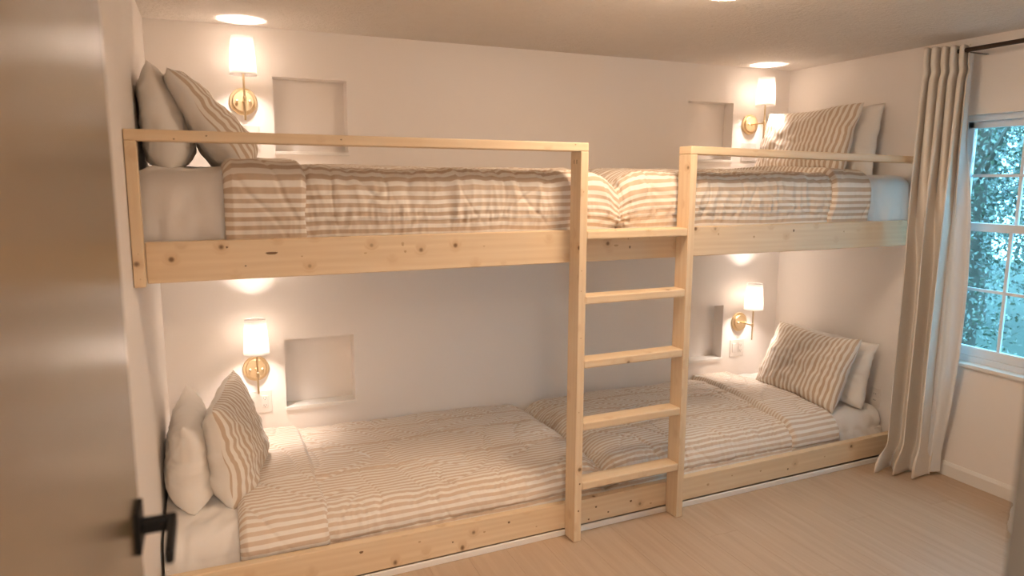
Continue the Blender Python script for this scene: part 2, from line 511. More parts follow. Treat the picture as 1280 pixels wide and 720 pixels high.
# ------------------------------------------------------------------ built-in bunk bed
bunk = thing('bunk_bed', 'pale pine built-in double bunk bed with ladder and guard rails along the back wall', 'bunk bed', (0, 0, 0), ANG)
PD, T = 0.089, 0.038
XL0, XL1, XR0, XR1 = 1.708, 1.746, 2.290, 2.328
EX = L * math.sqrt(1 + SL * SL) - 0.004
g = 0.0012
def knot(parent, x, z, rx, rz, y, m=MKNOT, tilt=0.0):
    if m is MKNOTM: rx, rz = rx * 0.75, rz * 0.75
    """dark knot on a front face; coordinates in bunk space"""
    bm = bmesh.new(); n = 14
    vs = []
    for lay, (sc, dy) in enumerate(((1.0, 0.0), (0.8, -0.0006))):
        vs.append([bm.verts.new((0.8 * sc * rx * math.cos(t) * (1 + 0.15 * math.sin(3 * t)), dy, 0.8 * sc * rz * math.sin(t) * (1 + 0.2 * math.cos(2 * t)))) for t in [2 * math.pi * i / n for i in range(n)]])
    for i in range(n):
        j = (i + 1) % n; bm.faces.new((vs[0][i], vs[0][j], vs[1][j], vs[1][i]))
    bm.faces.new(vs[1]); bmesh.ops.recalc_face_normals(bm, faces=bm.faces)
    o = bm_obj('knot', bm, m, parent)
    o.location = Vector((x, y, z)) - parent.location; o.rotation_euler = (0, tilt, 0)
    return o

p_wall = lumber('post', (0.002, 0, 1.287), (T, PD, 1.7695), MPINE, bunk, 2)
p_l = lumber('ladder_post', (XL0, 0, 0.0005), (XL1, PD - 0.001, 1.7695), MPINE, bunk, 2)
p_r = lumber('ladder_post', (XR0, 0, 0.0005), (XR1, PD - 0.001, 1.7695), MPINE, bunk, 2)
rail_l = lumber('guard_rail', (0.002, 0, 1.770), (XL1, PD, 1.806), MPINE, bunk, 0)
rail_r = lumber('guard_rail', (XR0, 0, 1.770), (EX, PD, 1.806), MPINE, bunk, 0)
rail_r.rotation_euler = (0, 0.0125, 0); rail_r.location.z -= 0.0105
up = lumber('upper_board', (T + g, PD, 1.287), (EX, PD + T, 1.430), MPINE, bunk, 0)
lo_l = lumber('lower_board', (0.002, PD, 0.030), (1.727, PD + T, 0.151), MPINE, bunk, 0)
for v in lo_l.data.vertices:
    if v.co.z > 0: v.co.z += 0.020 * (0.8625 - v.co.x)
lo_r = lumber('lower_board', (1.728, PD, 0.030), (EX, PD + T, 0.151), MPINE, bunk, 0)
lo_r.rotation_euler = (0, -0.003, 0); lo_r.location.z += 0.003
for zt in (1.432, 1.146, 0.856, 0.567, 0.284):
    lumber('ladder_tread', (XL1 + 0.0005, 0.001, zt - T), (XR0 - 0.0005, PD - 0.002, zt), MPINE, bunk, 0, 0.006)
# plywood decks that carry the mattresses
def deck(name, z0, z1):
    bm = bmesh.new()
    y0 = PD + T + 0.002
    vs = [(0.004, y0), (L - 0.012, y0 + SL * L + 0.002), (L - 0.012, W - 0.004), (0.004, W - 0.004)]
    a = [bm.verts.new((*p, z0)) for p in vs]; b = [bm.verts.new((*p, z1)) for p in vs]
    for i in range(4):
        j = (i + 1) % 4; bm.faces.new((a[i], a[j], b[j], b[i]))
    bm.faces.new(a[::-1]); bm.faces.new(b)
    bmesh.ops.transform(bm, matrix=Matrix.Rotation(-ANG, 4, 'Z'), verts=bm.verts)
    return bm_obj(name, bm, MTRIM, bunk)
deck('deck_panel', 1.300, 1.318)
deck('deck_panel', 0.040, 0.058)
# knots seen in the timber
for x, z, rx, rz, m in ((0.452, 1.378, .026, .007, MKNOT), (0.30, 1.405, .005, .005, MKNOT), (0.56, 1.362, .006, .005, MKNOTM), (0.80, 1.365, .010, .006, MKNOTM),
                        (0.36, 1.335, .004, .004, MKNOT), (0.95, 1.395, .009, .016, MKNOTM), (0.96, 1.365, .008, .010, MKNOTM), (1.30, 1.375, .008, .005, MKNOTM),
                        (1.955, 1.355, .020, .010, MKNOTM), (2.02, 1.385, .007, .010, MKNOTM), (2.03, 1.345, .005, .010, MKNOT), (2.14, 1.385, .006, .006, MKNOTM),
                        (2.55, 1.39, .007, .012, MKNOTM), (2.78, 1.37, .010, .012, MKNOTM), (3.05, 1.395, .007, .010, MKNOT), (3.42, 1.38, .007, .009, MKNOTM)):
    knot(up, x, z, rx, rz, PD - 0.0001, m)
for x, z, rx, rz, m in ((1.30, .100, .009, .008, MKNOTM), (1.42, .12, .007, .008, MKNOT), (1.56, .07, .008, .006, MKNOTM), (1.0, .12, .010, .008, MKNOTM), (0.75, .13, .010, .008, MKNOT), (1.15, .085, .005, .005, MKNOT)):
    knot(lo_l, x, z, rx, rz, PD - 0.0009, m)
for x, z, rx, rz, m in ((1.88, .105, .007, .007, MKNOT), (1.95, .065, .006, .006, MKNOT), (2.08, .095, .008, .008, MKNOT), (2.20, .06, .010, .008, MKNOTM), (1.84, .05, .006, .006, MKNOT),
                        (2.56, .09, .014, .013, MKNOTM), (2.72, .11, .008, .008, MKNOTM), (2.92, .10, .010, .010, MKNOTM), (3.12, .075, .007, .007, MKNOT), (3.4, .10, .008, .008, MKNOTM), (3.62, .12, .008, .008, MKNOTM)):
    knot(lo_r, x, z, rx, rz, PD - 0.0009, m)
for zz in (1.60, 1.17, 1.26, 0.96, 0.28, 0.62, 0.15): knot(p_l, (XL0 + XL1) / 2 + random.uniform(-.008, .010), zz, .005, .006, -0.0001, MKNOTM if zz > .5 else MKNOT)
for xx, zz in ((0.25, 1.79), (0.70, 1.79), (1.68, 1.797), (0.15, 1.777)): knot(rail_l, xx, zz, .004, .003, -0.0001, MKNOT)
for zz in (1.315, 1.36, 1.40): knot(p_wall, 0.02 + random.uniform(-.008, .008), zz, .0035, .0035, -0.0001, MKNOTM)
for yy in (0.036, 0.058):
    box('nail_slot', (-0.0006 - T / 2, yy - PD / 2 - 0.0018, 1.726 - 0.885 - 0.008), (0.0002 - T / 2, yy - PD / 2 + 0.0018, 1.726 - 0.885 + 0.010), MKNOT, p_l)
# white shoe moulding under the lower board
for i, (a, b) in enumerate(((0.004, XL0 - 0.001), (XL1 + 0.001, XR0 - 0.001), (XR1 + 0.001, EX - 0.005))):
    t_ = struct(box('trim_%d' % (i + 1), (a, PD - 0.011, 0.0), (b, PD - 0.001, 0.0285), MTRIM, None, 0.003))
    t_.rotation_euler = (0, 0, ANG)

# ------------------------------------------------------------------ bedding
def cross(y0, y1, z0, z1, rf, rb, crown, slope=0.0, n=130):
    """front face, rounded front edge, crowned top, rounded back edge, as arc-length samples"""
    pts = []
    for t in np.linspace(0, 1, 40): pts.append((y0 + slope * t, z0 + (z1 - rf - z0) * t))
    for a in np.linspace(0, np.pi / 2, 24)[1:]: pts.append((y0 + slope + rf * (1 - np.cos(a)), z1 - rf + rf * np.sin(a)))
    ya, yb_ = y0 + slope + rf, y1 - rb
    for t in np.linspace(0, 1, 60)[1:]: pts.append((ya + (yb_ - ya) * t, z1 + crown * 4 * t * (1 - t)))
    for a in np.linspace(0, np.pi / 2, 16)[1:]: pts.append((yb_ + rb * np.sin(a), z1 - rb + rb * np.cos(a)))
    pts = np.array(pts); d = np.r_[0, np.cumsum(np.hypot(*np.diff(pts, axis=0).T))]
    t = np.linspace(0, d[-1], n)
    return np.interp(t, d, pts[:, 0]), np.interp(t, d, pts[:, 1]), t

def bed_surf(a, b, cs, foot_x, Rf, z0, nx, off, head_round=False, foot_round=True, mirror=False, drop=0.92):
    """rows a..b measured from the head wall; rounded over at the foot"""
    cy, cz, t = cs
    arc = np.linspace(a, b, nx)
    xs_ = arc.copy(); q = np.zeros(nx)
    if foot_round:
        st = foot_x - Rf
        over = np.clip((arc - st) / (Rf * np.pi / 2), 0, 1)
        xs_ = np.where(arc > st, st + Rf * np.sin(over * np.pi / 2), arc); q = 1 - np.cos(over * np.pi / 2)
    zt = cz.max()
    X = np.repeat(xs_[:, None], len(cy), 1)
    k = q[:, None] * drop
    fall = np.minimum(1.0, Rf * 1.0 / (zt - z0)) * k
    Z = z0 + (cz[None] - z0) * (1 - fall)
    inset = 0.05 * q[:, None] * np.clip(1 - (cy[None] - cy.min()) / 0.25, 0, 1)
    Y = cy[None] + inset
    P = np.stack([X, Y, Z], -1)
    return P, np.repeat(arc[:, None], len(cy), 1), np.repeat(t[None], nx, 0)

def normals(P):
    a = np.gradient(P, axis=0); b = np.gradient(P, axis=1)
    n = np.cross(a, b); return n / (np.linalg.norm(n, axis=-1, keepdims=True) + 1e-9)

def place(P, mirror):
    P = P.copy()
    if mirror: P[..., 0] = L - P[..., 0]
    fr = np.clip(1 - (P[..., 1] - 0.12) / (W - 0.12), 0, 1.3)
    P[..., 1] += SL * P[..., 0] * fr
    P[..., 1] = np.minimum(P[..., 1], W - 0.004)
    P[..., 0] = np.clip(P[..., 0], 0.006, L - 0.006)
    return P

def make_bed(mir, upper, sd, sheet_end, flap_end, labels):
    z0 = 1.322 if upper else 0.062
    z1 = 1.672 if upper else 0.262
    yfr = PD + T + (0.012 if upper else 0.010)
    foot = 1.985 if not mir else L - 2.000
    rf, rb = (0.065, 0.03) if upper else (0.10, 0.04)
    slope = 0.0 if upper else 0.05
    crown = 0.016 if upper else 0.022
    cs = cross(yfr + (0.026 if upper else 0.045), W - 0.010, z0, z1, rf, rb, crown, slope, 130)
    # mattress under a white fitted sheet
    P, U, V = bed_surf(0.012, foot - 0.04 + 0.2, cs, foot - 0.04, 0.12, z0, 170, 0)
    head = sstep(0.0, 0.05, U)
    N = normals(P); sg = 1.0 if np.mean(N[20:100, 70, 2]) > 0 else -1.0; N = N * sg
    front = 1 - sstep(0.10, 0.34, V)
    dsp = 0.006 * fbm(U * 6, V * 6, sd + 50) + 0.007 * front * ridge(U * 9 + V * 3, V * 2.2, sd + 51) + 0.004 * ridge(U * 13 - V * 6, V * 5 + U * 3, sd + 54) - 0.018 * (1 - head)
    dsp += 0.008 * ridge(U * 5 - V * 4, V * 5, sd + 52) * (1 - sstep(0.2, 0.8, U))
    tuck = U - 0.075 - 0.10 * np.clip(V, 0, 0.3); dsp += front * (0.008 * sstep(-0.004, 0.004, tuck) - 0.004 * np.exp(-(tuck / 0.006) ** 2))
    P = P + N * dsp[..., None]
    md = thing('mattress', labels[0], 'mattress', (0, 0, 0))
    md.location = ((0.9 if not mir else L - 0.9), 0.7, z0)
    def off_(o): o.location = -Vector(md.location); return o
    o = grid_mesh('fitted_sheet', place(P, mir), U, V, MSHEET, md); off_(o)
    if upper and not mir:
        seam = None
    # underside closes the mattress
    yb0 = yfr + 0.075
    lst = [(0.02, yb0 + 0.01), (foot - 0.06, yb0 + 0.01), (foot - 0.06, W - 0.02), (0.02, W - 0.02)]
    Pb = np.array([[(*lst[0], 0), (*lst[3], 0)], [(*lst[1], 0), (*lst[2], 0)]], float)
    Pt = Pb.copy(); Pb[..., 2] = z0; Pt[..., 2] = z0 + (z1 - z0) * 0.45
    bm = bmesh.new()
    pb, pt = place(Pb, mir), place(Pt, mir)
    r0 = [bm.verts.new(pb[i, j]) for i, j in ((0, 0), (1, 0), (1, 1), (0, 1))]
    r1 = [bm.verts.new(pt[i, j]) for i, j in ((0, 0), (1, 0), (1, 1), (0, 1))]
    for i in range(4): bm.faces.new((r0[i], r0[(i + 1) % 4], r1[(i + 1) % 4], r1[i]))
    bm.faces.new(r0[::-1]); bm.faces.new(r1); bmesh.ops.recalc_face_normals(bm, faces=bm.faces)
    off_(bm_obj('mattress_core', bm, MSHEET, md))
    # comforter
    hem = z0 + (0.085 if upper else 0.035)
    cq = cross(yfr, W - 0.006, hem, z1, rf + 0.01, rb, crown, slope, 190)
    NXQ = 420
    qd = thing('comforter', labels[1], 'comforter', (0, 0, 0)); qd.location = ((1.2 if not mir else L - 1.2), 0.7, z1)
    def offq(o): o.location = -Vector(qd.location); return o
    P, U, V = bed_surf(sheet_end, foot + 0.20, cq, foot + 0.004, 0.17 if upper else 0.15, hem, NXQ, 0)
    N = normals(P) * sg
    vt = V.max(); topst = cq[2][np.argmax(cq[1] > z1 - 0.012)]
    edge = np.sqrt(np.clip((U - sheet_end) / 0.03, 0, 1))
    front = 1 - sstep(topst - 0.05, topst + 0.10, V); low = 1 - sstep(0.0, 0.13, V)
    puff = 0.020 + 0.010 * fbm(U * 2.4, V * 2.4, sd, 2) + (0.0035 if upper else 0.0022) * fbm(U * 8, V * 10, sd + 3)
    folds = ridge(U * 10 + 0.7 * noise2(U * 3, V * 5, sd + 9), V * 2.0 + 3, sd + 5)
    folds2 = ridge(U * 17 + 0.6 * noise2(U * 6, V * 8, sd + 10), V * 3.5, sd + 6)
    puff += front * (0.0045 * folds + 0.0022 * folds2) * (2.0 if upper else 1.8) + low * (0.009 * ridge(U * 26, V * 4, sd + 7) - 0.005)
    # quilting rows
    for vs_, am in ((0.075, 0.008), (0.105, 0.006), (topst + 0.02, 0.004)) if upper else ((0.150, 0.009), (0.185, 0.007), (topst + 0.30, 0.009), (topst + 0.62, 0.009), (topst + 0.86, 0.006)):
        dv = (V - vs_ - 0.008 * noise2(U * 3, U * 0, sd + int(vs_ * 97)))
        puff += -am * np.exp(-(dv / 0.006) ** 2) + 0.0034 * np.exp(-(dv / 0.035) ** 2) * ridge(U * 30, V * 6, sd + 8) * (1 if upper else 0.9)
    # diagonal drag creases
    cr = ridge(U * 3.1 - V * 3.7, U * 1.3 + V * 1.2, sd + 12); puff += -0.006 * sstep(0.86, 1.0, cr)
    cr = ridge(U * 5.0 + V * 2.3, V * 2.1 - U * 0.8, sd + 13); puff += -0.005 * sstep(0.86, 1.0, cr)
    footm = sstep(foot - 0.30, foot + 0.10, U)
    puff += footm * 0.006 * ridge(V * 11 + U * 2, U * 3, sd + 14)
    puff = puff * (0.2 + 0.8 * sstep(0.015, 0.12, V))
    P = P + N * (puff * edge)[..., None]
    wob = 0.012 * fbm(V * 4, V * 0 + 2, sd + 20) * (1 - sstep(sheet_end, sheet_end + 0.3, U)); P[..., 0] += wob
    o = grid_mesh('comforter_body', place(P, mir), U, V + (0.006 if upper else 0.003) * fbm(U * 3, V * 3, sd + 30), MSTRIPE if upper else MSTRIPE_LOW, qd, 0.0); offq(o)
    # turned-down head end, a second layer lying on the first
    cf = cross(yfr - 0.004, W - 0.008, hem + 0.004, z1, rf + 0.014, rb, crown, slope, 170)
    P, U, V = bed_surf(sheet_end - 0.004, flap_end, cf, foot, 0.1, hem, 110, 0, foot_round=False)
    N = normals(P) * sg
    e = np.sqrt(np.clip((U - (sheet_end - 0.004)) / 0.03, 0, 1)) * np.sqrt(np.clip((flap_end - U) / 0.022, 0, 1))
    front = 1 - sstep(topst - 0.05, topst + 0.10, V); low = 1 - sstep(0.0, 0.13, V)
    puff = 0.046 + 0.007 * fbm(U * 3.5, V * 3, sd + 40) + 0.0035 * fbm(U * 11, V * 9, sd + 41)
    puff += front * 0.003 * ridge(U * 9, V * 2.5, sd + 42) + low * (0.006 * ridge(U * 24, V * 4, sd + 43) - 0.006)
    cr = ridge(U * 4 + V * 2.6, V * 2.2 - U, sd + 44); puff += -0.006 * sstep(0.85, 1.0, cr)
    if not upper:
        for vs_ in (topst + 0.28, topst + 0.62):
            puff -= 0.006 * np.exp(-((V - vs_) / 0.008) ** 2)
    puff = puff * (0.3 + 0.7 * sstep(0.015, 0.12, V))
    P = P + N * (0.004 + (puff - 0.004) * e)[..., None]
    sk = (0.014 * fbm(V * 3, V * 0 + 5, sd + 45)); k = sstep(sheet_end, flap_end, U); P[..., 0] += sk * k
    if not upper and mir: P[..., 0] += (0.07 * (1 - sstep(0.1, 1.1, V)) - 0.02) * (0.3 + 0.7 * k)
    o = grid_mesh('turned_down_flap', place(P, mir), U, V + 0.012, MSTRIPE if upper else MSTRIPE_LOW, qd, 0.0); offq(o)
    return md, qd

make_bed(False, True, 101, 0.300, 0.585, ('mattress with white fitted sheet on the upper bunk, head at the left wall',
         'tan striped comforter on the upper bunk left of the ladder'))
make_bed(True, True, 211, 0.395, 0.700, ('mattress with white fitted sheet on the upper bunk, head at the window wall',
         'tan striped comforter on the upper bunk right of the ladder'))
make_bed(False, False, 313, 0.290, 0.640, ('mattress with white fitted sheet on the lower bunk, head at the left wall',
         'tan striped comforter on the lower bunk left of the ladder'))
make_bed(True, False, 417, 0.430, 0.770, ('mattress with white fitted sheet on the lower bunk, head at the window wall',
         'tan striped comforter on the lower bunk right of the ladder'))

# ------------------------------------------------------------------ pillows
def pillow(label, base, lean, face, w, h, t, striped, sd, yaw=0.0, roll=0.0, band=0.0, group=None):
    """base = point under the middle of the bottom edge; face = +1 looks to +x, -1 to -x; lean from upright"""
    n, m = 64, 48
    u = np.linspace(-1, 1, n)[:, None] * np.ones((1, m)); v = np.ones((n, 1)) * np.linspace(-1, 1, m)[None]
    def shell(sg):
        ey = (1 - np.abs(u) ** 3.4); pv = np.where(v < 0, 6.0, 2.4)
        ez = 1 - np.abs(v) ** pv
        th = t * np.clip(ey * ez, 0, 1) ** 0.50
        sag = 1 + 0.16 * (-v) * (1 - v * v) - 0.10 * np.clip(v, 0, 1)
        a = w / 2 * u * (1 - 0.055 * (1 - v * v) * np.abs(u) ** 3)
        b = h / 2 * v * (1 - 0.07 * (1 - u * u) * np.abs(v) ** 3)
        rim = np.clip(ey * ez, 0, 1) ** 0.4
        r = np.hypot(u, v)
        ang = np.arctan2(v, u)
        wr = 0.008 * fbm(u * 2.4 + sg * 3, v * 2.4, sd) + 0.004 * ridge(u * 5 + v * 3 + sg, v * 2.2 - u, sd + 9) * rim + 0.007 * ridge(u * 3.2 + sg, v * 2.0, sd + 4) * rim
        rad = 0.010 * noise2(ang * 7 + sg, r * 1.2, sd + 7) * np.clip((r - 0.55) * 2, 0, 1)
        d = th * sag + (wr + rad) * rim
        return np.stack([d * sg, a, b], -1), a, b
    Pf, a, b = shell(1.0)
    da = np.r_[np.zeros((1, m)), np.cumsum(np.hypot(np.diff(Pf[..., 0], axis=0), np.diff(Pf[..., 1], axis=0)), 0)]
    a = da - da[n // 2][None]
    for _ in range(40): a[:, 1:-1] = (a[:, :-2] + a[:, 1:-1] + a[:, 2:]) / 3; Pk, _, _ = shell(-1.0)
    drift = np.stack([0.010 * fbm(u * 1.2, v * 1.2, sd + 21), 0.006 * fbm(u * 2, v * 2, sd + 22), 0.010 * fbm(u * 1.5, v * 1.5 + 3, sd + 23)], -1)
    Pf, Pk = Pf + drift, Pk + drift
    def tr(P):
        X, Y, Z = P[..., 0] * face, P[..., 1] * face, P[..., 2] + h / 2
        c, s = math.cos(roll), math.sin(roll); Y, Z = Y * c - (Z - h / 2) * s, Y * s + (Z - h / 2) * c + h / 2
        l = -lean * face
        X, Z = X * math.cos(l) + Z * math.sin(l), -X * math.sin(l) + Z * math.cos(l)
        c, s = math.cos(yaw), math.sin(yaw)
        return np.stack([X * c - Y * s, X * s + Y * c, Z], -1)
    Pf, Pk = tr(Pf), tr(Pk)
    me = bpy.data.meshes.new('pillow')
    verts = np.concatenate([Pf.reshape(-1, 3), Pk.reshape(-1, 3)]); idx = np.arange(n * m).reshape(n, m)
    q = np.stack([idx[:-1, :-1], idx[1:, :-1], idx[1:, 1:], idx[:-1, 1:]], -1).reshape(-1, 4)
    q2 = q[:, ::-1] + n * m
    allq = np.concatenate([q, q2])
    me.from_pydata(verts.tolist(), [], allq.tolist())
    uvl = me.uv_layers.new(name='UVMap')
    uv = np.stack([a, b], -1).reshape(-1, 2); uv = np.concatenate([uv, uv])[allq.reshape(-1)]
    uvl.data.foreach_set('uv', uv.astype(np.float32).reshape(-1))
    me.materials.append(MSHAM if striped else MPILLOW); me.materials.append(MPILLOW)
    um = (u[:-1, :-1] + u[1:, 1:]).reshape(-1) / 2
    front_idx = np.where(um * face < -1 + band, 1, 0) if band else np.zeros(len(q), int)
    me.polygons.foreach_set('material_index', np.concatenate([front_idx, np.ones(len(q2), int)]).astype(np.int32))
    me.polygons.foreach_set('use_smooth', [True] * len(allq))
    bm = bmesh.new(); bm.from_mesh(me); bmesh.ops.remove_doubles(bm, verts=bm.verts, dist=0.0004)
    bmesh.ops.recalc_face_normals(bm, faces=bm.faces); bm.to_mesh(me); bm.free()
    o = link('pillow', me, None); o.location = base
    return tag(o, label, 'pillow', group)

R_ = math.radians
pillow('plain cream pillow leaning on the left wall on the upper bunk', (0.118, 0.77, 1.674), R_(8), 1, 0.66, 0.415, 0.085, False, 11)
pillow('tan striped pillow leaning back on a cream pillow, upper bunk left end', (0.41, 0.76, 1.672), R_(36), 1, 0.68, 0.49, 0.088, True, 23)
pillow('plain cream pillow upright by the left wall on the lower bunk', (0.118, 0.74, 0.268), R_(2), 1, 0.66, 0.385, 0.092, False, 31)
pillow('tan striped pillow standing upright on the lower bunk at the left end', (0.330, 0.73, 0.270), R_(9), 1, 0.66, 0.44, 0.100, True, 43, yaw=R_(-9))
pillow('plain white pillow leaning on the window wall on the upper bunk', (3.88, 0.80, 1.670), R_(9), -1, 0.66, 0.44, 0.07, False, 53)
pillow('tan striped pillow leaning in front of a white one, upper bunk right end', (3.68, 0.875, 1.670), R_(16), -1, 0.76, 0.45, 0.085, True, 61)
pillow('plain white pillow leaning on the window wall on the lower bunk', (3.85, 0.72, 0.268), R_(15), -1, 0.68, 0.42, 0.07, False, 71)
pillow('tan striped pillow leaning back on a white pillow, lower bunk right end', (3.63, 0.73, 0.270), R_(25), -1, 0.68, 0.47, 0.088, True, 83)

# ------------------------------------------------------------------ wall lamps
AL = 0.145
def sconce(x, z, label):
    t = thing('wall_sconce', label, 'wall lamp', (x, W, z), 0.0, 'brass wall sconces')
    rx = Matrix.Rotation(math.pi / 2, 4, 'X')       # profile z axis -> -y
    lathe_obj('backplate', [(0.067, 0.0), (0.067, 0.010), (0.064, 0.013), (0.054, 0.013), (0.052, 0.015), (0.052, 0.024), (0.049, 0.027), (0.0, 0.027)], MBRASS, t, rx, 40, False)
    for sx in (-1, 1):
        lathe_obj('screw_knob', [(0.0045, 0.026), (0.0045, 0.032), (0.007, 0.033), (0.007, 0.037), (0.004, 0.040), (0.0, 0.0405)], MBRASS, t, Matrix.Translation((sx * 0.031, 0, 0)) @ rx, 14, False)
    lathe_obj('arm', [(0.008, 0.026), (0.008, 0.031), (0.0042, 0.033), (0.0042, AL - 0.004)], MBRASSD, t, rx, 14, False)
    lathe_obj('stem', [(0.0, -0.102), (0.0052, -0.102), (0.0052, -0.012), (0.0085, -0.010), (0.0085, 0.012), (0.0052, 0.014), (0.0052, 0.118), (0.012, 0.120), (0.012, 0.150), (0.0, 0.150)], MBRASS, t, Matrix.Translation((0, -AL, 0)), 16, False)
    sh = lathe_obj('lamp_shade', [(0.064, 0.112), (0.0525, 0.290)], MSHADE, t, Matrix.Translation((0, -AL, 0)), 40, False)
    md = sh.modifiers.new('thick', 'SOLIDIFY'); md.thickness = 0.0012
    for zz, rr in ((0.112, 0.0645), (0.290, 0.053)):
        bm = bmesh.new()
        lathe(bm, [(rr, zz), (rr + 0.0008, zz + 0.002), (rr, zz + 0.004), (rr - 0.002, zz + 0.002), (rr, zz)], 36, Matrix.Translation((0, -AL, 0)), False)
        bm_obj('shade_rim', bm, MSHADE, sh)
    b = lathe_obj('bulb', [(0.0, 0.150), (0.010, 0.152), (0.013, 0.165), (0.022, 0.190), (0.024, 0.205), (0.018, 0.222), (0.0, 0.229)], MBULB, t, Matrix.Translation((0, -AL, 0)), 18, False)
    return t
def sconce_fix(t):
    return t
sconce(0.436, 2.035, 'lit brass wall lamp above the upper bunk near the left wall')
sconce(3.692, 2.031, 'lit brass wall lamp above the upper bunk near the window wall')
sconce(0.433, 0.640, 'lit brass wall lamp above the lower bunk near the left wall')
sconce(3.690, 0.655, 'lit brass wall lamp above the lower bunk near the window wall')

# flush ceiling lamps: one in the room, one added unseen in the hallway as fill
def flush_lamp(loc, label, power):
    cl = thing('ceiling_light', label, 'ceiling light', loc)
    lathe_obj('rim', [(0.0, -0.0005), (0.165, -0.0005), (0.170, -0.006), (0.170, -0.016), (0.160, -0.018)], MTRIM, cl, None, 48, False)
    tE = NT('lit_diffuser'); tE.set(Base_Color=(0.9, 0.9, 0.9, 1), Emission_Color=(*WARM, 1))
    prof = [(0.185 * math.cos(t) ** 0.7, -0.014 - 0.085 * math.sin(t)) for t in np.linspace(0, math.pi / 2, 12)]
    prof[-1] = (0.0, prof[-1][1])
    area = sum(math.pi * (p[0] + q[0]) * math.hypot(p[0] - q[0], p[1] - q[1]) for p, q in zip(prof, prof[1:]))
    tE.b.inputs['Emission Strength'].default_value = power / (math.pi * area)
    lathe_obj('diffuser', [(0.160, -0.014)] + prof, tE.m, cl, None, 48, False)
flush_lamp((2.01, -0.47, H), 'round white domed ceiling lamp, lit, at the top edge of the photo', CEIL_POWER)
flush_lamp((0.55, -3.30, H), 'added fill lamp, a white dome out of view on the hallway ceiling', HALL_FILL_POWER)

# ------------------------------------------------------------------ outlets and switches
def outlet(x, z, label, kind='two'):
    t = thing('outlet_plate', label, 'outlet', (x, W, z), 0.0)
    w2, h2 = 0.063, 0.062
    box('cover_plate', (-w2, -0.005, -h2), (w2, 0.0, h2), MPLATE, t, 0.002)
    sw = box('rocker_switch', (-0.044, -0.008, -0.033), (-0.011, -0.004, 0.033), MPLATE, t, 0.0015)
    rc = box('receptacle', (0.011, -0.0075, -0.033), (0.044, -0.004, 0.033), MPLATE, t, 0.0015)
    for zz in (-0.02, 0.02):
        for dx in (-0.006, 0.006):
            box('slot', (0.0275 + dx - 0.0011, -0.0080, zz - 0.004), (0.0275 + dx + 0.0011, -0.0070, zz + 0.004), MSLOT, rc)
        box('slot', (0.0275 - 0.002, -0.0080, zz - 0.011), (0.0275 + 0.002, -0.0070, zz - 0.0075), MSLOT, rc)
    for dz in (-0.004, 0.004):
        box('slot', (0.0275 - 0.008, -0.0080, dz - 0.0018), (0.0275 + 0.008, -0.0070, dz + 0.0018), MPLATE, rc)
    return t
outlet(0.443, 0.451, 'white outlet and switch plate under the lower left wall lamp')
outlet(3.686, 0.465, 'white outlet and switch plate under the lower right wall lamp')
outlet(0.445, 1.857, 'white switch plate behind the left guard rail, under the upper lamp')
outlet(3.697, 1.846, 'white switch plate behind the right guard rail, under the upper lamp')
t = thing('outlet_plate', 'small white outlet low on the window wall beside the lower pillows', 'outlet', (L, 0.435, 0.315))
box('cover_plate', (-0.005, -0.036, -0.058), (0, 0.036, 0.058), MPLATE, t, 0.002)
for zz in (-0.02, 0.02):
    rc = box('receptacle', (-0.0075, -0.017, zz - 0.014), (-0.004, 0.017, zz + 0.014), MPLATE, t, 0.0015)
    for dy in (-0.006, 0.006): box('slot', (-0.008, dy - 0.0012, zz - 0.003), (-0.007, dy + 0.0012, zz + 0.006), MSLOT, rc)

# ------------------------------------------------------------------ curtain and rod
RX, RZ = 3.885, 2.322
rod = thing('curtain_rod', 'dark bronze curtain rod above the window', 'curtain rod', (RX, -0.5, RZ))
lathe_obj('rod', [(0.0, -0.62), (0.0115, -0.62), (0.0115, 0.62), (0.0, 0.62)], MROD, rod, Matrix.Rotation(-math.pi / 2, 4, 'X'), 18, False)
for yy in (-0.60, 0.44):
    box('rod_bracket', (-0.004, yy - 0.008, -0.012), (L - RX - 0.0005, yy + 0.008, -0.026 + 0.012), MROD, rod, 0.002)
cur = thing('curtain', 'beige linen curtain panel hanging beside the window to the floor', 'curtain', (3.89, 0.03, 0.0))
nk, nz = 340, 150
k = np.linspace(0, 1, nk)[:, None] * np.ones((1, nz)); zz = np.ones((nk, 1)) * (np.linspace(1, 0, nz) ** 1.0)[None] * (2.350 - 0.012) + 0.012
h = (zz - 0.012) / 2.338
# plan positions along the width, top and bottom
def lerp(a, b, t): return a + (b - a) * t
yl = lerp(0.105, 0.122, h); yl = np.where(h < 0.9, yl, yl)
yr = lerp(-0.060, -0.050, h)
xl = lerp(3.765, 3.800, h); xr = lerp(3.885, 3.915, h)
cx_ = lerp(xl, xr, k); cy_ = lerp(yl, yr, k)
wp = k + 0.035 * noise2(k * 3, h * 1.6, 5) + 0.02 * noise2(k * 5, h * 3, 6)
amp = lerp(0.066, 0.032, sstep(0.55, 0.98, h))
f6 = np.sin(2 * np.pi * 5.0 * wp + 0.6); f4 = np.sin(2 * np.pi * 2.6 * wp + 1.3 + 0.5 * noise2(h * 2, k, 8))
tt = sstep(0.45, 0.97, h)
wave = f4 * (1 - tt) + f6 * tt
wave = 1 - 2.1 * np.clip(0.5 - 0.5 * wave, 0, 1) ** 2.2
tx, ty = (3.885 - 3.80), -0.145; ln = math.hypot(0.09, 0.18)
nx_, ny_ = -0.18 / ln, -0.09 / ln
X = cx_ + nx_ * amp * wave; Y = cy_ + ny_ * amp * wave
# sideways swing so folds overlap like omega pleats
sw = np.cos(2 * np.pi * 2.6 * wp + 1.3) * (1 - tt) * 0.018
X += sw * (0.09 / ln); Y += -sw * (0.18 / ln)
